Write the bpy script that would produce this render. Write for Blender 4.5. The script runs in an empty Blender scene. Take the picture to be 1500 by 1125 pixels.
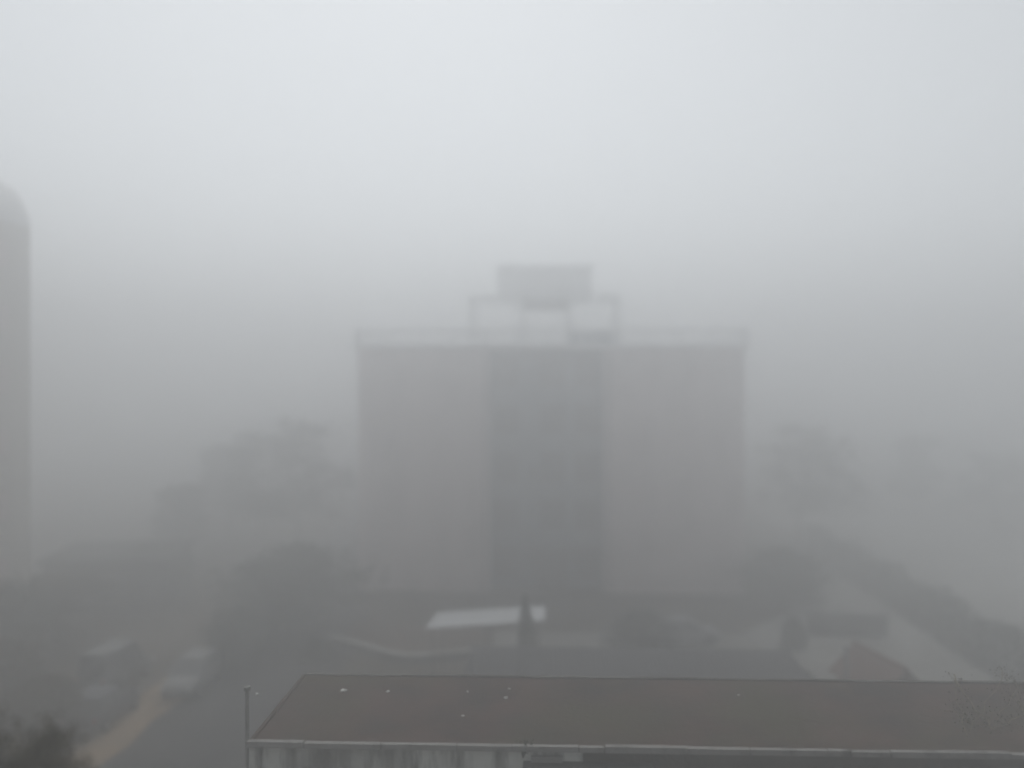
import bpy, bmesh, math, random
from mathutils import Vector, Matrix
R = math.radians
S = bpy.context.scene
COL = S.collection
random.seed(7)

# ------------------------------------------------------------------ helpers
CAM_Z, FPX, CX, CY = 14.5, 1180.0, 750.0, 562.5
YAW = -0.042                       # the whole block is turned a little clockwise


def P(px, py, z=0.0):
    """point of the place at height z that the photograph shows at (px, py)"""
    d = (CAM_Z - z) * FPX / (py - CY)
    return Vector(((px - CX) / FPX * d, d, z))


def D(px, py, d):
    return Vector(((px - CX) / FPX * d, d, CAM_Z - (py - CY) / FPX * d))


def thing(name, label, cat, loc=(0, 0, 0), rz=0.0, group=None):
    o = bpy.data.objects.new(name, None)
    COL.objects.link(o)
    o.empty_display_size = 0.3
    o.location = loc
    o.rotation_euler = (0, 0, rz)
    o['label'] = label
    o['category'] = cat
    if group:
        o['group'] = group
    return o


def tag(o, label, cat, group=None):
    o['label'] = label
    o['category'] = cat
    if group:
        o['group'] = group
    return o


class MB:
    def __init__(self):
        self.v, self.f = [], []

    def add(self, vs, fs):
        n = len(self.v)
        self.v += [tuple(p) for p in vs]
        self.f += [tuple(i + n for i in f) for f in fs]

    def box(self, x0, x1, y0, y1, z0, z1, M=None):
        vs = [Vector(p) for p in ((x0, y0, z0), (x1, y0, z0), (x1, y1, z0), (x0, y1, z0),
                                  (x0, y0, z1), (x1, y0, z1), (x1, y1, z1), (x0, y1, z1))]
        if M is not None:
            vs = [M @ p for p in vs]
        self.add(vs, [(0, 3, 2, 1), (4, 5, 6, 7), (0, 1, 5, 4), (1, 2, 6, 5), (2, 3, 7, 6), (3, 0, 4, 7)])
        return self

    def tube(self, pts, radii, n=8, cap=True):
        pts = [Vector(p) for p in pts]
        rings = []
        for i, p in enumerate(pts):
            a = pts[max(i - 1, 0)]
            b = pts[min(i + 1, len(pts) - 1)]
            t = (b - a).normalized()
            u = t.cross(Vector((0, 0, 1)))
            if u.length < 1e-3:
                u = t.cross(Vector((1, 0, 0)))
            u.normalize()
            w = t.cross(u)
            r = radii[i] if isinstance(radii, (list, tuple)) else radii
            rings.append([p + (u * math.cos(2 * math.pi * k / n) + w * math.sin(2 * math.pi * k / n)) * r for k in range(n)])
        vs = [q for ring in rings for q in ring]
        fs = []
        for i in range(len(rings) - 1):
            for k in range(n):
                fs.append((i * n + k, i * n + (k + 1) % n, (i + 1) * n + (k + 1) % n, (i + 1) * n + k))
        if cap:
            fs.append(tuple(range(n - 1, -1, -1)))
            fs.append(tuple((len(rings) - 1) * n + k for k in range(n)))
        self.add(vs, fs)
        return self

    def build(self, name, mat, parent=None, smooth=False, bevel=0.0, seg=2, label=None):
        me = bpy.data.meshes.new(name)
        me.from_pydata(self.v, [], self.f)
        me.validate()
        bm = bmesh.new()
        bm.from_mesh(me)
        if bevel:
            bmesh.ops.remove_doubles(bm, verts=bm.verts, dist=1e-5)
        bmesh.ops.recalc_face_normals(bm, faces=bm.faces)
        bm.to_mesh(me)
        bm.free()
        if smooth:
            for p in me.polygons:
                p.use_smooth = True
        o = bpy.data.objects.new(name, me)
        COL.objects.link(o)
        if mat:
            me.materials.append(mat)
        if parent is not None:
            o.parent = parent
        if bevel:
            b = o.modifiers.new('bevel', 'BEVEL')
            b.width = bevel
            b.segments = seg
            b.limit_method = 'ANGLE'
        if label:
            o['label'] = label
        return o


def copy_tree(o, parent=None, name=None):
    c = o.copy()
    COL.objects.link(c)
    if parent is not None:
        c.parent = parent
    for ch in list(o.children):
        copy_tree(ch, c)
    return c


# ------------------------------------------------------------------ materials
def mat(name, col, rough=0.85, col2=None, scale=2.0, stretch=(1, 1, 1), contrast=(0.35, 0.7), bump=0.0,
        bump_scale=20.0, metal=0.0, detail=6.0, col3=None, scale3=0.4, spec=0.3):
    m = bpy.data.materials.new(name)
    m.use_nodes = True
    nt = m.node_tree
    b = nt.nodes['Principled BSDF']
    b.inputs['Roughness'].default_value = rough
    b.inputs['Metallic'].default_value = metal
    b.inputs['Specular IOR Level'].default_value = spec
    b.inputs['Base Color'].default_value = (*col, 1)
    tc = nt.nodes.new('ShaderNodeTexCoord')
    mp = nt.nodes.new('ShaderNodeMapping')
    mp.inputs['Scale'].default_value = stretch
    nt.links.new(tc.outputs['Object'], mp.inputs['Vector'])

    def mask(sc, det, lo, hi):
        n = nt.nodes.new('ShaderNodeTexNoise')
        n.inputs['Scale'].default_value = sc
        n.inputs['Detail'].default_value = det
        n.inputs['Roughness'].default_value = 0.62
        nt.links.new(mp.outputs['Vector'], n.inputs['Vector'])
        mr = nt.nodes.new('ShaderNodeMapRange')
        mr.inputs['From Min'].default_value = lo
        mr.inputs['From Max'].default_value = hi
        nt.links.new(n.outputs['Fac'], mr.inputs['Value'])
        return mr.outputs['Result']

    out = None
    if col2:
        mx = nt.nodes.new('ShaderNodeMix')
        mx.data_type = 'RGBA'
        mx.inputs[6].default_value = (*col, 1)
        mx.inputs[7].default_value = (*col2, 1)
        nt.links.new(mask(scale, detail, *contrast), mx.inputs[0])
        out = mx.outputs[2]
        if col3:
            m2 = nt.nodes.new('ShaderNodeMix')
            m2.data_type = 'RGBA'
            nt.links.new(out, m2.inputs[6])
            m2.inputs[7].default_value = (*col3, 1)
            nt.links.new(mask(scale3, 4.0, 0.45, 0.68), m2.inputs[0])
            out = m2.outputs[2]
        nt.links.new(out, b.inputs['Base Color'])
    if bump:
        n = nt.nodes.new('ShaderNodeTexNoise')
        n.inputs['Scale'].default_value = bump_scale
        n.inputs['Detail'].default_value = 5
        nt.links.new(tc.outputs['Object'], n.inputs['Vector'])
        bp = nt.nodes.new('ShaderNodeBump')
        bp.inputs['Strength'].default_value = bump
        bp.inputs['Distance'].default_value = 0.05
        nt.links.new(n.outputs['Fac'], bp.inputs['Height'])
        nt.links.new(bp.outputs['Normal'], b.inputs['Normal'])
    return m


M = {}
M['earth'] = mat('earth', (.088, .072, .052), 0.95, (.058, .056, .038), .25, col3=(.12, .10, .078), scale3=.08, bump=.6, bump_scale=3)
M['asphalt'] = mat('asphalt', (.055, .055, .056), 0.9, (.08, .078, .075), .5, bump=.3, bump_scale=30)
M['verge'] = mat('verge', (.36, .255, .155), 0.95, (.22, .165, .105), .9, bump=.6, bump_scale=8)
M['yard'] = mat('yard_concrete', (.36, .36, .335), 0.9, (.26, .255, .235), .35, col3=(.21, .205, .185), scale3=.18, bump=.2)
M['redsoil'] = mat('red_soil', (.14, .095, .075), 0.95, (.09, .075, .055), .6, bump=.5, bump_scale=6)
M['pink'] = mat('pink_plaster', (.77, .675, .665), 0.9, (.69, .60, .59), .35, (1, 1, .35), bump=.15, col3=(.60, .53, .52), scale3=.5)
M['blue_grey'] = mat('blue_grey_plaster', (.21, .255, .28), 0.85, (.16, .195, .22), .5, (1, 1, .3), bump=.15)
M['beige'] = mat('beige_plaster', (.68, .65, .60), 0.9, (.58, .56, .52), .4, (1, 1, .25), bump=.15)
M['grey_conc'] = mat('grey_concrete', (.22, .22, .22), 0.9, (.14, .14, .14), .8, (1, 1, .4), bump=.25)
M['light_conc'] = mat('light_concrete', (.80, .81, .81), 0.9, (.72, .73, .73), .8, (1, 1, .4), bump=.2)
M['dark_conc'] = mat('mossy_concrete', (.045, .048, .042), 0.95, (.075, .075, .066), 2.5, bump=.5)
M['glass'] = mat('window_glass', (.10, .115, .12), 0.18, spec=.5)
M['shutter'] = mat('pale_shutter', (.74, .66, .64), 0.7, (.68, .60, .58), 3)
M['pale_frame'] = mat('pale_frame_paint', (.72, .64, .62), 0.7, (.64, .57, .55), 3)
M['frame'] = mat('window_frame_paint', (.20, .20, .20), 0.6, (.14, .14, .14), 3)
M['roof_brown'] = mat('weathered_brown_roof', (.092, .056, .046), 0.95, (.034, .027, .023), .75, contrast=(.36, .66), bump=.45,
                      bump_scale=9, col3=(.060, .052, .030), scale3=.3)
M['pale_coping'] = mat('pale_coping', (.60, .60, .56), 0.85, (.42, .42, .39), 2)
M['dull_edge'] = mat('dull_cement_edge', (.15, .142, .13), 0.9, (.08, .074, .066), 1.4, contrast=(.42, .62), bump=.3)
M['coping'] = mat('pale_cement_edge', (.27, .26, .245), 0.85, (.10, .095, .088), 1.6, contrast=(.5, .68), bump=.3)
M['whitewash'] = mat('stained_whitewash', (.64, .64, .60), 0.9, (.11, .115, .10), 2.6, (1, 1, .16), contrast=(.47, .66), bump=.3, bump_scale=14,
                     col3=(.16, .155, .14), scale3=1.1)
M['brownwash'] = mat('grimy_brown_plaster', (.10, .085, .072), 0.95, (.055, .055, .045), 2.2, (1, 1, .2), bump=.4, bump_scale=12)
M['pvc'] = mat('pale_pipe', (.24, .24, .225), 0.7, (.12, .12, .11), 3)
M['whitesheet'] = mat('white_painted_sheet', (.78, .79, .80), 0.5, (.62, .64, .64), 1.2, (.4, 2, 1), bump=.1)
M['darksheet'] = mat('dark_grey_sheet', (.075, .075, .078), 0.75, (.05, .05, .052), .9, (1, .3, 1), bump=.2)
M['steel'] = mat('grey_steel', (.18, .18, .18), 0.5, (.12, .10, .09), 4, metal=.4)
M['tile'] = mat('red_clay_tile', (.17, .09, .068), 0.9, (.10, .06, .046), 3.5, bump=.4)
M['rubble'] = mat('pale_rubble', (.58, .57, .54), 0.9, (.38, .37, .34), 12)
M['bark'] = mat('bark', (.075, .06, .048), 0.95, (.045, .038, .03), 6, (1, 1, .3), bump=.6)
M['drybark'] = mat('dry_twig', (.20, .17, .11), 0.95, (.12, .10, .065), 6)
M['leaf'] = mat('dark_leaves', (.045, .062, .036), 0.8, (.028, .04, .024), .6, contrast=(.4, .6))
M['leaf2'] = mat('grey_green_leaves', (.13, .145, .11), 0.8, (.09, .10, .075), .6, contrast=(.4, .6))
M['leaf3'] = mat('brownish_leaves', (.085, .068, .040), 0.85, (.05, .048, .028), .6, contrast=(.4, .6))
M['paint_white'] = mat('white_car_paint', (.24, .245, .24), 0.5, (.20, .20, .195), 2, spec=.5)
M['paint_pale'] = mat('pale_grey_car_paint', (.18, .185, .18), 0.5, (.15, .155, .15), 2, spec=.5)
M['paint_dark'] = mat('dark_blue_car_paint', (.045, .05, .065), 0.35, (.06, .062, .072), 2, spec=.5)
M['paint_silver'] = mat('silver_car_paint', (.34, .34, .35), 0.4, (.3, .3, .3), 2, spec=.5)
M['car_glass'] = mat('car_glass', (.12, .125, .13), 0.3, spec=.5)
M['rubber'] = mat('rubber', (.02, .02, .02), 0.9)
M['rim'] = mat('wheel_rim', (.35, .35, .36), 0.4, metal=.7)
M['lamp'] = mat('lamp_lens', (.6, .6, .58), 0.2, spec=.5)
M['tail'] = mat('tail_lens', (.25, .02, .015), 0.25, spec=.5)
M['plate'] = mat('plate_yellow', (.6, .58, .5), 0.5)


# ------------------------------------------------------------------ the setting
def sheet(name, pts, m, z):
    mb = MB()
    mb.add([(p[0], p[1], z) for p in pts], [tuple(range(len(pts)))])
    o = mb.build(name, m)
    if o.data.polygons[0].normal.z < 0:
        o.data.flip_normals()
    o['kind'] = 'structure'
    return o


def road_xy(u, v):          # u across, v along; the block's own axes
    c, s = math.cos(YAW), math.sin(YAW)
    return (u * c - v * s, u * s + v * c)


g = MB()
N = 60
HALF = 260.0
for j in range(N + 1):
    for i in range(N + 1):
        x, y = -HALF + 2 * HALF * i / N, -HALF + 2 * HALF * j / N
        g.v.append((x, y, 0))
for j in range(N):
    for i in range(N):
        a = j * (N + 1) + i
        g.f.append((a, a + 1, a + N + 2, a + N + 1))
ground = g.build('ground', M['earth'])
ground['kind'] = 'structure'
sheet('road', [road_xy(-18.4, 6), road_xy(-9.9, 6), road_xy(-10.4, 48), road_xy(-14.2, 60), road_xy(-16, 120), road_xy(-22.5, 120), road_xy(-20.5, 60), road_xy(-18.6, 44)], M['asphalt'], .004)
vp = []
random.seed(3)
for k in range(24):
    v = 12 + k * 2.2
    vp.append(road_xy(-18.9 + random.uniform(-.25, .25), v))
vq = [road_xy(-16.9 + random.uniform(-.35, .35), 12 + k * 2.2) for k in range(24)]
mbv = MB()
mbv.add([(p[0], p[1], .008) for p in vp + vq], [(k, k + 24, k + 25, k + 1) for k in range(23)])
vo = mbv.build('verge', M['verge'])
if vo.data.polygons[0].normal.z < 0:
    vo.data.flip_normals()
vo['kind'] = 'structure'
sheet('yard', [road_xy(12.5, 30), road_xy(22.0, 30), road_xy(22.2, 47), road_xy(22.5, 70), road_xy(17.0, 70), road_xy(15.5, 52), road_xy(11.5, 47.5)], M['yard'], .006)
sheet('pavement', [road_xy(23.6, 30), road_xy(45, 30), road_xy(45, 90), road_xy(23.9, 90)], M['yard'], .0045)
sheet('path', [road_xy(-3, 43.4), road_xy(11.5, 43.6), road_xy(11.5, 47), road_xy(-3, 47.2)], M['yard'], .005)
fb = [P(490, 946), P(540, 960), P(590, 973), P(640, 970), P(700, 965)]
sheet('garden_bed', [(p.x, p.y + .15) for p in fb] + [(-1.5, 47.5), (-9.5, 49)], M['redsoil'], .007)

# ------------------------------------------------------------------ windows for buildings
def make_window(w, h, parent, shade=True, shade_mat='grey_conc', bars=1, frame='frame', pane='glass'):
    """frame part with a pane and a sunshade; local origin at the sill centre on the wall face (wall faces -y)"""
    f = MB()
    t = .07
    f.box(-w / 2, w / 2, -.05, .10, 0, t)
    f.box(-w / 2, w / 2, -.05, .10, h - t, h)
    f.box(-w / 2, -w / 2 + t, -.05, .10, t, h - t)
    f.box(w / 2 - t, w / 2, -.05, .10, t, h - t)
    for k in range(bars):
        x = -w / 2 + w * (k + 1) / (bars + 1)
        f.box(x - .025, x + .025, -.04, .08, t, h - t)
    fo = f.build('window', M[frame], parent)
    pn = MB().box(-w / 2 + t, w / 2 - t, -.012, .012, t, h - t).build('pane', M[pane], fo)
    if shade:
        MB().box(-w / 2 - .15, w / 2 + .15, -.45, -.001, h + .05, h + .13).build('sunshade', M[shade_mat], fo)
    return fo


def put_window(proto, parent, x, y, z, rz=0.0, first=False):
    o = proto if first else copy_tree(proto, parent)
    o.location = (x, y, z)
    o.rotation_euler = (0, 0, rz)
    return o


# ------------------------------------------------------------------ the apartment block in the middle
def apartment():
    b = thing('apartment_building', 'big five storey apartment block with pinkish wings, grey middle bay and open roof frame', 'building', (55 / FPX * 56.0, 56.0, 0), YAW)
    H, DP = 16.75, 13.0
    L0, L1, C1, R1 = -12.45, -3.95, 3.55, 12.45
    MB().box(L0, L1, 0, DP, 0, H).build('wing', M['pink'], b, bevel=.03)
    MB().box(C1, R1, 0, DP, 0, H).build('wing', M['pink'], b, bevel=.03)
    MB().box(L1 + .003, C1 - .003, 1.2, DP - 1.0, 0, H - .05).build('middle_bay', M['blue_grey'], b, label='blue grey recessed middle bay')
    MB().box(L0 - .35, R1 + .35, -.45, DP + .35, H + .003, H + .28).build('roof', M['light_conc'], b, bevel=.03)
    # floor bands
    for k in range(1, 5):
        for (a, c) in ((L0, L1), (C1, R1)):
            MB().box(a - .03, c + .03, -.05, -.002, k * 3.35 - .12, k * 3.35 + .08).build('floor_band', M['pink'], b)
    # roof railing: posts and two rails
    rl = MB()
    z0 = H + .28
    xs = [L0 + (R1 - L0) * k / 12 for k in range(13)]
    for yy in (-.2, DP + .1):
        for k, x in enumerate(xs):
            r = .17 if k in (0, 12) else (.12 if k % 4 == 0 else .06)
            rl.box(x - r, x + r, yy - r, yy + r, z0, z0 + 1.0)
        for zz, tt in ((z0 + .84, .09), (z0 + .40, .03)):
            for k in range(12):
                r0 = .17 if k == 0 else (.12 if k % 4 == 0 else .06)
                r1 = .17 if k == 11 else (.12 if (k + 1) % 4 == 0 else .06)
                rl.box(xs[k] + r0, xs[k + 1] - r1, yy - .05, yy + .05, zz - tt, zz + tt)
    for x in (L0, R1):
        for k in range(7):
            yy = .9 + k * (DP - 1.6) / 6
            rl.box(x - .06, x + .06, yy - .06, yy + .06, z0, z0 + .74)
        rl.box(x - .05, x + .05, .0, DP - .1, z0 + .75, z0 + .93)
    rl.build('railing', M['light_conc'], b)
    # stair head on the roof
    sh = MB().box(1.45, 4.7, 2.5, 8, z0, z0 + 1.15).build('stair_head', M['blue_grey'], b, bevel=.02)
    # frame on the roof with its tank room
    fr = MB()
    cols = [-5.79, -2.01, 1.51, 5.04]
    zt = 21.1
    for x in cols:
        for yy in (7.2, 11.6):
            fr.box(x - .15, x + .15, yy - .15, yy + .15, z0, zt - .35)
    for yy in (7.2, 11.6):
        fr.box(cols[0] - .2, cols[-1] + .2, yy - .18, yy + .18, zt - .348, zt - .06)
    for x in cols:
        fr.box(x - .16, x + .16, 7.382, 11.418, zt - .34, zt - .01)
    fr.build('roof_frame', M['light_conc'], b)
    tk = MB().box(-3.75, 3.1, 6.9, 11.9, zt + .003, zt + 1.9).build('tank_room', M['light_conc'], b, bevel=.04)
    MB().box(-3.95, 3.3, 6.7, 12.1, zt + 1.903, zt + 2.05).build('tank_lid', M['light_conc'], tk, bevel=.02)
    MB().box(-2.2, 1.7, 7.4, 11.4, zt - .9, zt - .352).build('tank_base', M['grey_conc'], tk)
    # windows of the wings
    w1 = make_window(1.35, 1.2, b, shade=False, frame='pale_frame', pane='shutter')
    first = True
    for k in range(5):
        zz = k * 3.35 + 1.05
        for x in (-10.9, -8.2, -5.5, 5.2, 8.0, 10.8):
            put_window(w1, b, x, -.003, zz, 0, first)
            first = False
    # middle bay: stair windows, taller low openings
    w2 = make_window(1.7, 2.1, b, shade=False, bars=2)
    first = True
    for k in range(5):
        zz = k * 3.35 + .75
        for x in (-2.75, .3, 2.6)[:3]:
            put_window(w2, b, x - .1, 1.197, zz, 0, first)
            first = False
    # gable side windows
    for s, rz in ((-1, -math.pi / 2), (1, math.pi / 2)):
        for k in range(5):
            for yy in (3.5, 9.0):
                put_window(w1, b, (L0 - .003) if s < 0 else (R1 + .003), yy, k * 3.35 + 1.05, rz)
    # entrance canopy, door and a lamp bracket on the bay
    MB().box(-1.6, 1.9, -.9, 1.19, 2.95, 3.12).build('entrance_canopy', M['grey_conc'], b)
    dr = MB().box(-.9, 1.2, 1.14, 1.197, .0, 2.4).build('door', M['frame'], b)
    MB().box(.10, .14, 1.08, 1.139, .9, 1.3).build('handle', M['steel'], dr)
    MB().box(-1.25, -.95, .95, 1.195, 7.7, 8.5).build('vent_box', M['dark_conc'], b)
    # rain pipes
    for x in (L1 - .25, C1 + .25):
        MB().tube([(x, -.09, .2), (x, -.09, H - .2)], .06, 8).build('rain_pipe', M['grey_conc'], b, smooth=True)
    return b


ab = apartment()
AK = 56.0 / 52.0           # brings the model to its real size
done = set()
for o in ab.children_recursive:
    if o.data.name not in done:
        done.add(o.data.name)
        for v in o.data.vertices:
            x, y, z = v.co
            v.co = (x * AK, y * AK, z * 1.012 if z < 16.75 else 16.951 + (z - 16.75) * AK)
    o.location = (o.location.x * AK, o.location.y * AK, o.location.z * 1.012)

# ------------------------------------------------------------------ the tall block at the picture's edge
def tower():
    rz = YAW
    far = D(45, 300, 43.5)
    b = thing('residential_tower', 'tall beige tower block beside the road, cut off by the picture edge', 'building', (far.x, far.y, 0), rz)
    H = 24.1
    MB().box(-14, 0, -16, 0, 0, H - 1.2).build('wall', M['beige'], b, bevel=.05)
    # stepped, rounded top
    pr = MB()
    prof = [(0.0, H - 1.197), (-.12, H - .5), (-.45, H + .25), (-1.0, H + .95), (-1.9, H + 1.5), (-3.2, H + 1.9), (-12.3, H + 1.9), (-14, H - 1.197)]
    n = len(prof)
    for yy in (-16, 0):
        pr.v += [(x, yy, z) for x, z in prof]
    pr.f += [tuple(range(n)), tuple(range(2 * n - 1, n - 1, -1))] + [(i, (i + 1) % n, n + (i + 1) % n, n + i) for i in range(n)]
    pr.build('roof', M['light_conc'], b)
    w = make_window(1.5, 1.35, b, shade=False, frame='pale_frame', pane='shutter')
    first = True
    for k in range(7):
        for yy in (-2.6, -6.2, -9.8, -13.4):
            put_window(w, b, .003, yy, k * 3.25 + 1.05, math.pi / 2, first)
            first = False
        for xx in (-3, -7, -11):
            put_window(w, b, xx, -16.003, k * 3.25 + 1.05)
    for k in range(1, 7):
        MB().box(.002, .05, -15.9, -.1, k * 3.25 - .1, k * 3.25 + .1).build('floor_band', M['beige'], b)


tower()

# ------------------------------------------------------------------ the flat-roofed building below the camera
ROOF_Z = 7.0
K = (CAM_Z - ROOF_Z) / (CAM_Z - 4.0)


def near_building():
    A = P(366, 1087, ROOF_Z)
    b = thing('flat_roofed_building', 'long low building with weathered brown flat roof and stained whitewashed front', 'building', (A.x, A.y, 0), YAW + .008)
    W, DP = 34.0, 5.55
    zr = 4.0
    zb = 4.0 - ROOF_Z / K      # where the ground lies in the model's own measure
    xs = 9.75       # where the whitewash ends
    MB().box(0.12, xs, .12, DP - .1, zb, zr - .16).build('wall', M['whitewash'], b, label='whitewashed wall with dark rain streaks')
    MB().box(xs + .003, W - .1, .13, DP - .1, zb, zr - .16).build('wall', M['brownwash'], b, label='grimy brown wall')
    # roof: a gently uneven slab top
    rf = MB()
    nx, ny = 90, 16
    random.seed(11)
    for j in range(ny + 1):
        for i in range(nx + 1):
            rf.v.append((W * i / nx, DP * j / ny, zr - .02 + random.uniform(-.008, .008) - .03 * math.sin(j / ny * math.pi)))
    for j in range(ny):
        for i in range(nx):
            a = j * (nx + 1) + i
            rf.f.append((a, a + 1, a + nx + 2, a + nx + 1))
    # skirt
    base = len(rf.v)
    rim = [i for i in range(nx + 1)] + [(j * (nx + 1) + nx) for j in range(1, ny + 1)] + [ny * (nx + 1) + i for i in range(nx - 1, -1, -1)] + [j * (nx + 1) for j in range(ny - 1, 0, -1)]
    for i in rim:
        x, y, z = rf.v[i]
        rf.v.append((x, y, zr - .157))
    m = len(rim)
    for k in range(m):
        rf.f.append((rim[k], rim[(k + 1) % m], base + (k + 1) % m, base + k))
    rf.f.append(tuple(base + k for k in range(m)))
    rf.build('roof', M['roof_brown'], b, smooth=False)
    # pale cement edge, broken in places, along the front, the back and the end
    cp = MB()
    random.seed(5)
    x = -.06
    while x < W:
        ln = random.uniform(.5, 2.4)
        x1 = min(W, x + ln)
        h = random.uniform(.025, .06) if x < 17 else random.uniform(.0, .05)
        cp.box(x, x1 - random.uniform(.0, .04), -.075 - random.uniform(0, .02), .07 + random.uniform(0, .03), zr - .13, zr + h)
        x = x1 + .002
    cp.build('front_edge', M['coping'], b, bevel=.008)
    cb = MB()
    x = 0
    while x < W:
        x1 = min(W, x + random.uniform(.8, 3))
        cb.box(x, x1 - .002, DP - .09, DP + .05, zr - .12, zr + random.uniform(.02, .05))
        x = x1
    cb.build('rear_edge', M['dull_edge'], b, bevel=.008)
    MB().box(-.07, .05, .105, DP - .095, zr - .12, zr + .02).build('side_edge', M['roof_brown'], b, bevel=.008)
    # sunshade over a window, and the window under it
    MB().box(8.02, 11.75, -.85, .119, 3.42, 3.53).build('sunshade', M['dark_conc'], b, bevel=.012, label='dark mossy concrete sunshade')
    MB().box(8.25, 9.15, -.02, .117, 3.532, 3.70).build('ledge', M['coping'], b, bevel=.01)
    w = make_window(2.6, 1.5, b, shade=False, bars=3)
    put_window(w, b, 9.9, .10, 1.6, 0, True)
    # vent pipe at the corner, down pipe on the front
    vpz = MB().tube([(-.28, .55, zb), (-.28, .55, 5.25)], .06, 10)
    vpz.tube([(-.28, .55, 5.30), (-.28, .55, 5.42)], .10, 10)
    vpz.build('vent_pipe', M['pvc'], b, smooth=False)
    MB().tube([(.28, .03, zb), (.28, .03, 3.86)], .055, 10).build('rain_pipe', M['pvc'], b, smooth=True)
    # pilaster at the corner
    MB().box(-.05, .20, .06, .115, zb, zr - .17).build('pilaster', M['whitewash'], b)
    done = set()
    for o in b.children_recursive:
        if o.data and o.data.name not in done:
            done.add(o.data.name)
            o.data.transform(Matrix.Diagonal((K, K, K, 1)))
        o.location = Vector(o.location) * K
        if o.parent == b:
            o.location.z += ROOF_Z - 4.0 * K
        for md in o.modifiers:
            if md.type == 'BEVEL':
                md.width *= K
    return b, A


near, A0 = near_building()

# rubble lying on the brown roof
def chunk(px, py, s, seed, label):
    s *= K
    random.seed(seed)
    bm = bmesh.new()
    bmesh.ops.create_icosphere(bm, subdivisions=2, radius=1.0)
    ax = (random.uniform(.8, 1.3), random.uniform(.6, 1.1), random.uniform(.45, .8))
    for v in bm.verts:
        n = random.uniform(.78, 1.15)
        v.co = Vector((v.co.x * ax[0], v.co.y * ax[1], v.co.z * ax[2])) * n * s
        if v.co.z < -.25 * s:
            v.co.z = -.25 * s
    me = bpy.data.meshes.new('rubble_chunk')
    bm.to_mesh(me)
    bm.free()
    me.materials.append(M['rubble'])
    o = bpy.data.objects.new('rubble_chunk', me)
    COL.objects.link(o)
    p = P(px, py, ROOF_Z)
    o.location = (p.x, p.y, ROOF_Z - .03 + .25 * s)
    o.rotation_euler = (0, 0, random.uniform(0, 6))
    tag(o, label, 'rubble', 'pale rubble on the brown roof')


chunk(376, 1016, .085, 1, 'pale rubble chunk nearest the end of the roof with the vent pipe')
chunk(503, 1011, .105, 2, 'largest bright rubble chunk on the brown roof')
chunk(568, 1012, .075, 3, 'flat pale rubble chunk on the roof below the curved garden wall')
chunk(685, 1012, .065, 4, 'faint pale rubble chunk on roof below the dark shed corner')
chunk(741, 1021, .075, 5, 'nearer one of the close pair of pale rubble chunks')
chunk(746, 1008, .055, 6, 'farther one of the close pair of pale rubble chunks')
chunk(678, 1047, .060, 8, 'pale rubble chunk lying closest to the front roof edge')
chunk(1082, 1017, .060, 9, 'small dull rubble chunk alone on the wide brown roof')

# weed growing out of the front roof edge
def weed():
    p = P(766, 1092, ROOF_Z - .05)
    t = thing('weed', 'small dark weed sprouting from front roof edge above sunshade', 'plant', (p.x, p.y - .10, ROOF_Z - .27))
    random.seed(21)
    st, lf = MB(), MB()
    for k in range(9):
        a = random.uniform(0, 6.28)
        tip = Vector((math.cos(a) * random.uniform(.07, .22), math.sin(a) * .08, random.uniform(.14, .40)))
        st.tube([(0, .02, 0), tip * .5 + Vector((0, 0, .05)), tip], [.012, .009, .004], 5)
        for j in range(9):
            c = tip * random.uniform(.45, 1.0) + Vector((random.uniform(-.06, .06), random.uniform(-.05, .05), random.uniform(-.03, .06)))
            leafq(lf, c, .038)
    st.build('stem', M['bark'], t)
    lf.build('foliage', M['leaf'], t)


def leafq(mb, c, s):
    n = Vector((random.gauss(0, 1), random.gauss(0, 1), random.gauss(0, .8) + .5)).normalized()
    u = n.orthogonal().normalized()
    u = Matrix.Rotation(random.uniform(0, 6.28), 3, n) @ u
    w = n.cross(u)
    a, b_ = s * random.uniform(.7, 1.2), s * random.uniform(.35, .6)
    mb.add([c - u * a, c + w * b_ + n * s * .15, c + u * a, c - w * b_ + n * s * .15], [(0, 1, 2, 3)])


weed()

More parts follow.
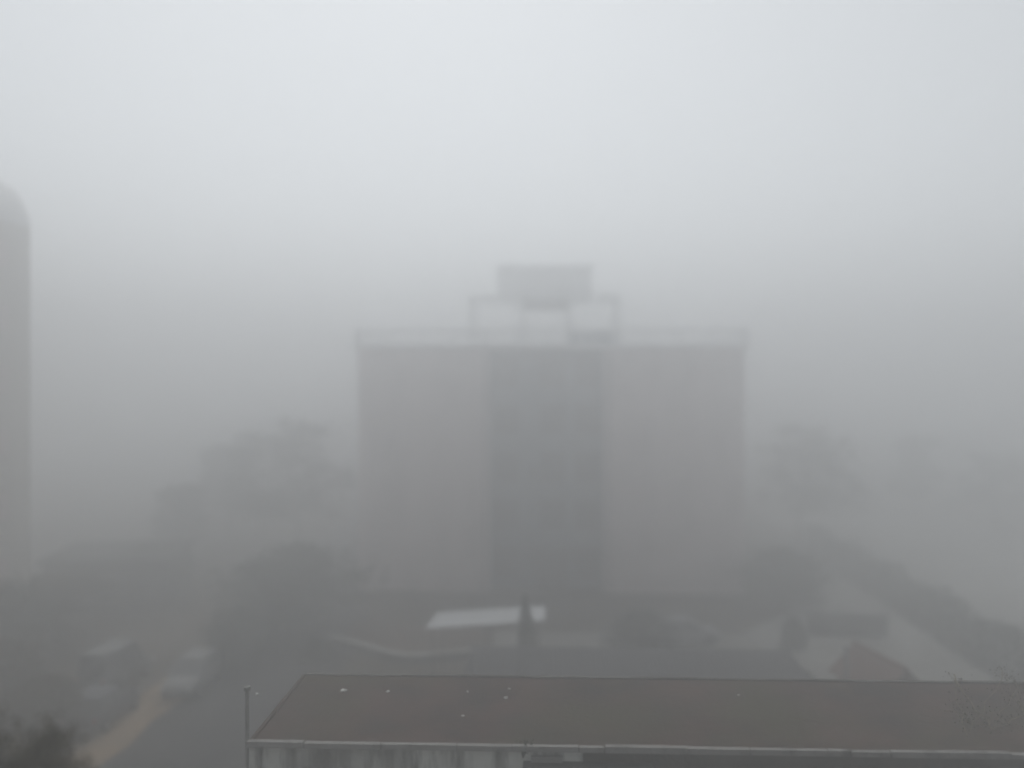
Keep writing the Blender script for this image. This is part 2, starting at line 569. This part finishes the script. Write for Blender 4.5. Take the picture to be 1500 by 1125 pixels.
# ------------------------------------------------------------------ trees and plants
def make_tree(name, label, h, r, m, seed, leaves=6500, clumps=60, leaf=.19, trunk_r=.16, crown_lo=.22, group=None, spread=.75):
    t = thing(name, label, 'tree', (0, 0, 0), 0, group)
    random.seed(seed)
    tr, lf = MB(), MB()
    lean = Vector((random.uniform(-.06, .06) * h, random.uniform(-.06, .06) * h, 0))
    top = Vector((0, 0, h * .72)) + lean
    fork = Vector((0, 0, h * crown_lo)) + lean * .4
    tr.tube([(0, 0, -.1), fork * .5, fork, (fork + top) * .5, top], [trunk_r * 1.35, trunk_r, trunk_r * .85, trunk_r * .5, trunk_r * .15], 9)
    cs = []
    for k in range(clumps):
        a = random.uniform(0, 6.283)
        q = random.random() ** .6
        z = h * (crown_lo + .08 + (1 - crown_lo - .16) * random.random())
        rel = (z / h - crown_lo) / (1 - crown_lo)
        prof = math.sin(math.pi * min(1, max(.06, rel * .68 + .24))) ** .8
        rr = r * prof * q * random.uniform(.75, 1.0)
        cs.append((Vector((math.cos(a) * rr, math.sin(a) * rr, z)) + lean, r * random.uniform(.2, .38)))
    for c, s in cs[:16]:
        st = fork.lerp(top, random.uniform(0, .6))
        mid = st.lerp(c, .55) + Vector((0, 0, -.04 * h))
        tr.tube([st, mid, c], [trunk_r * .45, trunk_r * .26, trunk_r * .07], 6)
    per = leaves // clumps
    for c, s in cs:
        for j in range(per):
            d = Vector((random.gauss(0, 1), random.gauss(0, 1), random.gauss(0, 1)))
            d = d.normalized() * min(abs(random.gauss(0, spread)), spread * 1.8)
            leafq(lf, c + Vector((d.x * s, d.y * s, d.z * s * .8)), leaf)
    tr.build('trunk', M['bark'], t, smooth=True)
    lf.build('crown', m, t)
    return t


def make_bush(name, label, h, r, m, seed, leaves=1500, leaf=.10, cat='bush', column=False):
    t = thing(name, label, cat)
    random.seed(seed)
    st, lf = MB(), MB()
    for k in range(7):
        a = random.uniform(0, 6.283)
        q = .25 if column else .6
        tip = Vector((math.cos(a) * r * q, math.sin(a) * r * q, h * random.uniform(.6, .9)))
        st.tube([(math.cos(a) * .05, math.sin(a) * .05, -.05), tip * .5, tip], [.05, .035, .012], 6)
    for k in range(leaves):
        z = random.random()
        if column:
            pr = (.55 + .45 * math.sin(math.pi * min(1, z * 1.1))) * (1 - max(0, z - .75) * 2.6)
        else:
            pr = math.sqrt(max(.02, 1 - (z * 1.05 - .28) ** 2 / .62))
        pr *= 1 + .22 * math.sin(z * 9 + seed) * math.sin(k * .7)
        a = random.uniform(0, 6.283)
        pr *= 1 + .25 * math.sin(a * 3 + seed) * math.sin(a * 2 + z * 6)
        rr = r * pr * random.random() ** .4
        leafq(lf, Vector((math.cos(a) * rr, math.sin(a) * rr, h * z * random.uniform(.92, 1.05))), leaf)
    st.build('stem', M['bark'], t)
    lf.build('foliage', m, t)
    return t


def place(t, px, d, s=(1, 1, 1), rz=0.0):
    t.location = ((px - CX) / FPX * d, d, 0)
    t.scale = s
    t.rotation_euler = (0, 0, rz)
    return t


def clone(t, label, px, d, s=(1, 1, 1), rz=0.0, group=None):
    c = copy_tree(t)
    c['label'] = label
    if group:
        c['group'] = group
    return place(c, px, d, s, rz)


GB = 'trees fading into the fog'
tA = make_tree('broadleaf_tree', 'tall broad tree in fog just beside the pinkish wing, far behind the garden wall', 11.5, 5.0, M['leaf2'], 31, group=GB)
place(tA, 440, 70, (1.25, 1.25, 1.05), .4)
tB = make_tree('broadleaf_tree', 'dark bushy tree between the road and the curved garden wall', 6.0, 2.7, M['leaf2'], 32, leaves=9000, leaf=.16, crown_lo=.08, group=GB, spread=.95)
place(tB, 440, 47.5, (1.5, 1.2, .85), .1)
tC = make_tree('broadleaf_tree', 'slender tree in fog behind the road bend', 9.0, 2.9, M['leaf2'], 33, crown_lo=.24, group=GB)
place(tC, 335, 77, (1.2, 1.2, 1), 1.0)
clone(tA, 'tall faint tree in fog past the outer corner of the pinkish block beside the yard', 1165, 74, (1.1, 1.1, 1.0), 2.1)
clone(tB, 'dark tree hugging the corner of the apartment block where the yard begins', 1140, 53, (1.2, 1.0, .62), 1.7)
clone(tB, 'low dark tree nearest the brown roof corner, beside the pale hatchback', 348, 41.5, (.62, .62, .52), .9)
clone(tC, 'faint tall tree in fog beyond the far end of the yard', 1340, 86, (1.2, 1.2, 1.05), 2.6)
clone(tA, 'very faint wide tree in fog beyond the long hedge', 1460, 78, (.9, .9, .74), 3.9)
tD = make_tree('broadleaf_tree', 'large brownish green treetop close below the tall tower, nearest the camera', 10.9, 1.75, M['leaf3'], 34, leaves=42000, clumps=130, leaf=.055, crown_lo=.5, group=GB, spread=.45)
place(tD, -45, 9.5, (1, 1, 1), .3)
clone(tD, 'brownish tree on the bank behind the pale parked car', 85, 45, (2.0, 2.0, .36), 2.0)
clone(tB, 'dark tree on the bank at the very foot of the tall tower', 12, 41, (1.1, 1.0, .75), 5.1)
clone(tB, 'dark green tree on the bank in front of the low flat house', 215, 53, (.9, .9, .66), 2.9)
clone(tC, 'thin faint tree between the low flat house and the far road', 262, 66, (.9, .8, .72), 4.2)

col = make_bush('columnar_tree', 'narrow dark columnar tree standing in front of the white canopy', 4.35, .47, M['leaf'], 41, leaves=1900, leaf=.09, cat='tree', column=True)
place(col, 770, 38.3)
bs = make_bush('bush', 'wide dark bush beside the silver car behind the dark shed', 1.9, 2.1, M['leaf'], 42, leaves=2400, leaf=.11)
place(bs, 940, 44.5, (1, .7, 1))
b2 = clone(bs, 'small dark bush at the edge of the yard by the dark shed end', 1180, 36.0, (.36, .36, .84), 1.0)
b3 = clone(bs, 'dark round bush at the yard corner near the apartment block', 1162, 44.0, (.30, .4, .9), 2.0)
b4 = clone(bs, 'low bush at the foot of the garden wall end by the dark tree', 462, 42.2, (.4, .4, .6), 3.0)
b5 = clone(bs, 'dark bush on the bank beside the dark blue car', 55, 36.5, (.7, .7, .6), 4.0)

bb = make_bush('bush', 'brownish bush on the bank between the nearest treetop and the verge', 2.6, 2.0, M['leaf3'], 44, leaves=6000, leaf=.08)
place(bb, 60, 32.5)
clone(bb, 'brownish bush on the bank by the picture edge, behind the nearest treetop', -15, 35, (1.2, 1.2, 1.25), 1.3)


def hedge():
    p0, p1 = road_xy(22.6, 31), road_xy(22.6, 70)
    t = thing('hedge', 'long dark hedge running away along the far side of the pale yard', 'hedge', (p0[0], p0[1], 0), YAW)
    random.seed(51)
    lf, st = MB(), MB()
    L = 40.0
    for k in range(13000):
        y = random.random() ** 1.35 * L
        ht = 2.5 + .28 * math.sin(y * .9) + .2 * math.sin(y * 2.3 + 1)
        z = random.random() ** .8 * ht
        w = .75 * (1 - .35 * (z / ht) ** 3)
        x = random.choice((-1, 1)) * w * random.random() ** .4 + .12 * math.sin(y * 1.7)
        leafq(lf, Vector((x, y, z)), .12)
    for k in range(60):
        y = L * k / 60
        st.tube([(random.uniform(-.1, .1), y, -.05), (random.uniform(-.3, .3), y + .2, 1.4)], [.03, .012], 5)
    lf.build('foliage', M['leaf'], t)
    st.build('stem', M['bark'], t)


hedge()


def creeper():
    o = P(1425, 1045, ROOF_Z)
    t = thing('dry_creeper', 'dry straggling creeper spread over the end of the brown roof nearest the hedge', 'plant', (o.x, o.y, ROOF_Z))
    random.seed(62)
    st, lf = MB(), MB()

    def run(p, q, r, leaves):
        pts = []
        for k in range(7):
            f = k / 6
            c = p.lerp(q, f) + Vector((random.uniform(-.07, .07), random.uniform(-.07, .07), 0))
            c.z = .0 + random.uniform(.0, .05) + .05 * math.sin(f * 9)
            pts.append(c)
        st.tube(pts, [r * (1 - .1 * k) for k in range(7)], 5)
        for k in range(leaves):
            c = random.choice(pts[1:]) + Vector((random.gauss(0, .13), random.gauss(0, .13), abs(random.gauss(0, .06))))
            leafq(lf, c, .035)

    ends = [P(x, y, ROOF_Z) - Vector((o.x, o.y, ROOF_Z)) for x, y in ((1393, 990), (1455, 1072), (1490, 1000), (1420, 1080), (1500, 1050), (1380, 1040), (1470, 985), (1510, 1080))]
    run(ends[0], ends[1], .022, 60)
    for i, j in ((2, 1), (3, 0), (4, 1), (5, 1), (6, 3), (7, 2), (4, 6)):
        run(ends[i], ends[j], .013, 55)
    st.build('stem', M['drybark'], t)
    lf.build('foliage', M['leaf3'], t)


creeper()

# ------------------------------------------------------------------ sheds, hut, walls, house
def white_canopy():
    zc = 2.7
    a, b_, c, d_ = P(622, 921, zc - .12), P(799, 909, zc - .12), P(799, 887, zc + .25), P(641, 897, zc + .25)
    o = (a + b_ + c + d_) / 4
    t = thing('carport', 'white sheet metal carport roof on posts in front of the apartment block', 'carport', (o.x, o.y, 0))
    L = [Vector((p.x - o.x, p.y - o.y, p.z)) for p in (a, b_, c, d_)]
    rf = MB()
    n = 72
    for k in range(n + 1):
        f = k / n
        w = .018 if k % 2 else -.018
        for e in (0, 1):
            p = L[0].lerp(L[1], f) if e == 0 else L[3].lerp(L[2], f)
            rf.v.append((p.x, p.y, p.z + w))
    for k in range(n):
        rf.f.append((2 * k, 2 * k + 2, 2 * k + 3, 2 * k + 1))
    r = rf.build('roof', M['whitesheet'], t)
    sd = r.modifiers.new('thick', 'SOLIDIFY')
    sd.thickness = .012
    for (i, j, f) in ((0, 1, .06), (0, 1, .5), (0, 1, .94), (3, 2, .06), (3, 2, .5), (3, 2, .94)):
        p = L[i].lerp(L[j], f)
        q = L[3 - i].lerp(L[3 - j], f)
        p = p.lerp(q, .06)
        MB().tube([(p.x, p.y, 0), (p.x, p.y, p.z - .06)], .045, 8).build('post', M['steel'], t, smooth=True)
    bm_ = MB()
    for (i, j) in ((0, 1), (3, 2)):
        p, q = L[i].lerp(L[3 - i], .06), L[j].lerp(L[3 - j], .06)
        bm_.tube([p - Vector((0, 0, .07)), q - Vector((0, 0, .07))], .035, 6)
    bm_.build('beam', M['steel'], t)


white_canopy()


def dark_shed():
    zc = 2.9
    far0 = P(690, 946, zc)
    t = thing('storage_shed', 'long low shed with dark grey sheet roof behind the brown roof', 'shed', (far0.x, far0.y, 0), YAW)
    W, DP = 13.9, 4.2
    MB().box(.15, W - .15, -DP + .15, -.15, 0, zc - .25).build('wall', M['grey_conc'], t)
    rf = MB()
    n = 140
    for k in range(n + 1):
        x = W * k / n
        w = .02 if k % 2 else -.02
        rf.v += [(x, -DP, zc - .22 + w), (x, 0, zc + w)]
    for k in range(n):
        rf.f.append((2 * k, 2 * k + 2, 2 * k + 3, 2 * k + 1))
    r = rf.build('roof', M['darksheet'], t)
    sd = r.modifiers.new('thick', 'SOLIDIFY')
    sd.thickness = .01
    dr = MB().box(6, 7.1, -.149, -.10, 0, 2.1).build('door', M['steel'], t)


dark_shed()


def garden_wall():
    pts = [P(484, 943), P(512, 951), P(540, 959), P(566, 966.5), P(592, 971.5), P(618, 971), P(645, 969), P(672, 966.5), P(698, 964)]
    o = pts[0]
    t = thing('garden_wall', 'low curved garden wall with pale coping round the red soil bed', 'wall', (o.x, o.y, 0))
    wl, cp = MB(), MB()
    for mb, w, z0, z1 in ((wl, .09, 0, .42), (cp, .15, .423, .50)):
        vs = []
        for i, p in enumerate(pts):
            a, c = pts[max(0, i - 1)], pts[min(len(pts) - 1, i + 1)]
            tn = (c - a).normalized()
            nn = Vector((-tn.y, tn.x, 0)) * w
            q = p - o
            vs += [(q.x - nn.x, q.y - nn.y, z0), (q.x + nn.x, q.y + nn.y, z0), (q.x + nn.x, q.y + nn.y, z1), (q.x - nn.x, q.y - nn.y, z1)]
        fs = []
        for i in range(len(pts) - 1):
            for k in range(4):
                fs.append((4 * i + k, 4 * i + (k + 1) % 4, 4 * i + 4 + (k + 1) % 4, 4 * i + 4 + k))
        fs += [(3, 2, 1, 0), tuple(4 * (len(pts) - 1) + k for k in range(4))]
        mb.add(vs, fs)
    wl.build('wall', M['grey_conc'], t)
    cp.build('coping', M['pale_coping'], t)


garden_wall()


def hut():
    p = D(1288, 961, 35.0)
    t = thing('tiled_hut', 'small hut with reddish clay tiled roof behind the brown roof', 'hut', (p.x, p.y, 0), YAW + .25)
    h = p.z
    w, dp, e = 1.0, 1.5, h - .9
    wl = MB()
    wl.add([(-w, -dp, 0), (w, -dp, 0), (w, -dp, e), (0, -dp, h - .12), (-w, -dp, e),
            (-w, dp, 0), (w, dp, 0), (w, dp, e), (0, dp, h - .12), (-w, dp, e)],
           [(0, 1, 2, 3, 4), (9, 8, 7, 6, 5), (0, 5, 6, 1), (1, 6, 7, 2), (2, 7, 8, 3), (3, 8, 9, 4), (4, 9, 5, 0)])
    wl.build('wall', M['redsoil'], t)
    rf = MB()
    for s in (-1, 1):
        n = 9
        for k in range(n):       # courses of tiles stepping down the slope
            f0, f1 = k / n, (k + 1.12) / n
            x0, x1 = s * (w + .3) * f0, s * (w + .3) * f1
            z0, z1 = h - (1.15) * f0 + .02, h - 1.15 * f1
            rf.add([(x0, -dp - .25, z0 + .03), (x1, -dp - .25, z1 + .06), (x1, dp + .25, z1 + .06), (x0, dp + .25, z0 + .03),
                    (x0, -dp - .25, z0 - .03), (x1, -dp - .25, z1), (x1, dp + .25, z1), (x0, dp + .25, z0 - .03)],
                   [(0, 1, 2, 3), (7, 6, 5, 4), (0, 4, 5, 1), (1, 5, 6, 2), (2, 6, 7, 3), (3, 7, 4, 0)])
    r = rf.build('roof', M['tile'], t)
    MB().tube([(0, -dp - .26, h + .04), (0, dp + .26, h + .04)], .09, 8).build('ridge', M['tile'], r)
    MB().box(-.4, .4, -dp - .04, -dp - .003, 0, 1.7).build('door', M['steel'], t)


hut()


def post(px, py, d, label, r=.07):
    p = D(px, py, d)
    t = thing('post', label, 'post', (p.x, p.y, 0))
    MB().tube([(0, 0, -.05), (0, 0, p.z * .5), (0, 0, p.z - .08)], [r * 1.15, r, r * .9], 10).build('shaft', M['grey_conc'], t, smooth=True)
    MB().tube([(0, 0, p.z - .08), (0, 0, p.z - .03), (0, 0, p.z)], [r * 1.35, r * 1.4, r * .5], 10).build('cap', M['grey_conc'], t)


post(1240, 947, 33.5, 'short dark post standing beside the reddish tiled hut', .10)
post(694, 955, 31.2, 'squat dark post at the corner of the dark shed', .13)
post(760, 930, 32.0, 'thin grey post in front of the dark shed under the columnar tree', .05)


def low_house():
    p = P(62, 822, 3.4)
    q = P(250, 816, 3.4)
    t = thing('low_house', 'low flat roofed house half lost in fog beyond the parked cars', 'house', (p.x, p.y, 0), math.atan2(q.y - p.y, q.x - p.x))
    W = (q - p).length
    MB().box(0, W, 0, 6, 0, 3.2).build('wall', M['brownwash'], t)
    MB().box(-.3, W + .3, -.3, 6.3, 3.203, 3.4).build('roof', M['dark_conc'], t, bevel=.02)
    w = make_window(1.3, 1.2, t)
    for k in range(3):
        put_window(w, t, 1.6 + k * 2.7, -.003, 1.0, 0, k == 0)
    MB().box(W - 1.4, W - .5, -.05, -.003, 0, 2.1).build('door', M['steel'], t)


low_house()


def yard_wall():
    a, b_ = P(1183, 897, 1.3), P(1300, 900, 1.3)
    t = thing('yard_wall', 'short grey boundary wall crossing the pale yard near the block', 'wall', (a.x, a.y, 0), math.atan2(b_.y - a.y, b_.x - a.x))
    L = (b_ - a).length
    MB().box(0, L, -.1, .1, 0, 1.22).build('panel', M['dark_conc'], t)
    MB().box(-.05, L + .05, -.16, .16, 1.223, 1.32).build('coping', M['grey_conc'], t, bevel=.01)


yard_wall()

# ------------------------------------------------------------------ cars
def make_car(name, label, paint, van=False):
    t = thing(name, label, 'car', group='parked cars in the fog')
    Lh = 1.95
    st = [(-1.95, .42, .72, .62), (-1.88, .30, .86, .74), (-1.4, .22, .92, .80), (-.6, .20, .93, .82), (.5, .20, .92, .82),
          (1.15, .22, .88, .80), (1.7, .28, .78, .74), (1.93, .40, .62, .60)]
    bd = MB()
    ring = 12
    for (x, z0, z1, w) in st:
        c = [(-w * .86, z0), (-w, z0 + .12), (-w * 1.0, (z0 + z1) / 2), (-w * .97, z1 - .08), (-w * .88, z1), (-w * .4, z1 + .015),
             (w * .4, z1 + .015), (w * .88, z1), (w * .97, z1 - .08), (w, (z0 + z1) / 2), (w, z0 + .12), (w * .86, z0)]
        bd.v += [(x, y, z) for y, z in c]
    for i in range(len(st) - 1):
        for k in range(ring):
            bd.f.append((i * ring + k, i * ring + (k + 1) % ring, (i + 1) * ring + (k + 1) % ring, (i + 1) * ring + k))
    bd.f += [tuple(range(ring)), tuple((len(st) - 1) * ring + k for k in range(ring - 1, -1, -1))]
    body = bd.build('body', paint, t, smooth=True, bevel=.02)
    # glasshouse and roof
    top = 1.95 if van else 1.46
    rx0, rx1 = (-1.75, .55) if van else (-1.35, .15)
    bx0, bx1 = (-1.86, 1.05) if van else (-1.78, .98)
    gl = MB()
    zb = .90
    gl.add([(bx0, -.74, zb), (bx1, -.74, zb), (bx1, .74, zb), (bx0, .74, zb),
            (rx0, -.60, top - .05), (rx1, -.60, top - .05), (rx1, .60, top - .05), (rx0, .60, top - .05)],
           [(0, 3, 2, 1), (4, 5, 6, 7), (0, 1, 5, 4), (1, 2, 6, 5), (2, 3, 7, 6), (3, 0, 4, 7)])
    gl.build('glasshouse', M['car_glass'], t, bevel=.02)
    rf = MB()
    rf.add([(rx0 - .10, -.63, top - .047), (rx1 + .10, -.63, top - .047), (rx1 + .10, .63, top - .047), (rx0 - .10, .63, top - .047),
            (rx0 + .05, -.52, top + .03), (rx1 - .05, -.52, top + .03), (rx1 - .05, .52, top + .03), (rx0 + .05, .52, top + .03)],
           [(0, 3, 2, 1), (4, 5, 6, 7), (0, 1, 5, 4), (1, 2, 6, 5), (2, 3, 7, 6), (3, 0, 4, 7)])
    rf.build('roof', paint, t, bevel=.03, seg=3)
    for s in (-1, 1):
        for (xa, xb) in ((bx0 + .05, rx0 + .02), (bx1 - .03, rx1 - .02), (-.38, -.36)):
            MB().tube([(xa, s * .745, zb), (xb, s * .615, top - .05)], .035, 6).build('pillar', paint, t)
    for x in (-1.2, 1.2):
        for s in (-1, 1):
            w = MB().tube([(x, s * .66, .30), (x, s * .84, .30)], .30, 20).build('wheel', M['rubber'], t, bevel=.03)
            MB().tube([(x, s * .842, .30), (x, s * .852, .30)], .19, 16).build('rim', M['rim'], w)
    for s in (-1, 1):
        MB().box(1.74, 1.92, s * .60 - .12, s * .60 + .10, .56, .70).build('headlight', M['lamp'], t, bevel=.03)
        MB().box(-1.93, -1.82, s * .66 - .07, s * .66 + .07, .62, .85).build('tail_light', M['tail'], t, bevel=.02)
        MB().box(.78, .92, s * .88 - .09, s * .88 + .09, .92, 1.06).build('mirror', paint, t, bevel=.03)
    return t


def put_car(t, px, py, rz):
    p = P(px, py, .5)
    t.location = (p.x, p.y, 0)
    t.rotation_euler = (0, 0, rz)


put_car(make_car('parked_car', 'pale grey van with light roof parked on the bank, farthest from the camera', M['paint_pale'], van=True), 172, 985, math.pi / 2 + YAW - .15)
put_car(make_car('parked_car', 'dark blue car parked on the bank beside the brown verge', M['paint_dark']), 152, 1038, math.pi / 2 + YAW)
put_car(make_car('parked_car', 'small pale hatchback on the road beside the low dark tree', M['paint_white']), 283, 992, -math.pi / 2 + YAW)
put_car(make_car('parked_car', 'silver car half hidden by the wide dark bush behind the dark shed', M['paint_silver']), 1003, 929, YAW + .15)

# ------------------------------------------------------------------ haze
G_, DEN_, ALB_ = .754, .0309, (.965, .97, .975)
HZ_TOP = 26.6
hz = MB().box(-HALF - 4, HALF + 4, -HALF - 4, HALF + 4, -1.0, HZ_TOP).build('haze', None)
hz['kind'] = 'stuff'
hm = bpy.data.materials.new('haze_air')
hm.use_nodes = True
nt = hm.node_tree
nt.nodes.clear()
ou = nt.nodes.new('ShaderNodeOutputMaterial')
pv = nt.nodes.new('ShaderNodeVolumePrincipled')
pv.inputs['Color'].default_value = (*ALB_, 1)
pv.inputs['Density'].default_value = DEN_
pv.inputs['Anisotropy'].default_value = G_
nt.links.new(pv.outputs['Volume'], ou.inputs['Volume'])
hz.data.materials.append(hm)
hz.display_type = 'WIRE'

# ------------------------------------------------------------------ light
SUN_EL, SUN_AZ = R(60.2), R(-8.5)      # azimuth from +Y towards +X
w = bpy.data.worlds.new('World')
S.world = w
w.use_nodes = True
nt = w.node_tree
bg = nt.nodes['Background']
sky = nt.nodes.new('ShaderNodeTexSky')
sky.sky_type = 'NISHITA'
sky.sun_disc = False
sky.sun_elevation = SUN_EL
sky.sun_rotation = SUN_AZ
sky.air_density = 1.0
sky.dust_density = .58
hs = nt.nodes.new('ShaderNodeHueSaturation')
hs.inputs['Saturation'].default_value = .17
hs.inputs['Hue'].default_value = .475
nt.links.new(sky.outputs['Color'], hs.inputs['Color'])
nt.links.new(hs.outputs['Color'], bg.inputs['Color'])
bg.inputs['Strength'].default_value = .1173
sl = bpy.data.lights.new('sun', 'SUN')
sl.energy = .985
sl.angle = R(25)
sl.color = (1, .98, .95)
so = bpy.data.objects.new('sun', sl)
COL.objects.link(so)
dirv = Vector((math.sin(SUN_AZ) * math.cos(SUN_EL), math.cos(SUN_AZ) * math.cos(SUN_EL), math.sin(SUN_EL)))
so.rotation_euler = dirv.to_track_quat('Z', 'Y').to_euler()
so.location = (0, 0, 60)

# ------------------------------------------------------------------ camera and render
cd = bpy.data.cameras.new('camera')
cam = bpy.data.objects.new('camera', cd)
COL.objects.link(cam)
cam.location = (0, 0, CAM_Z)
cam.rotation_euler = (math.pi / 2, 0, 0)
cd.sensor_width = 36
cd.lens = FPX / 1500 * 36
cd.clip_end = 2000
cd.dof.use_dof = True
cd.dof.focus_distance = 18.5
cd.dof.aperture_fstop = .08
S.camera = cam
S.view_settings.view_transform = 'Standard'
S.view_settings.look = 'None'
S.view_settings.exposure = .14
S.view_settings.gamma = 1.0
S.cycles.volume_bounces = 6
S.cycles.max_bounces = 12
S.cycles.use_denoising = True
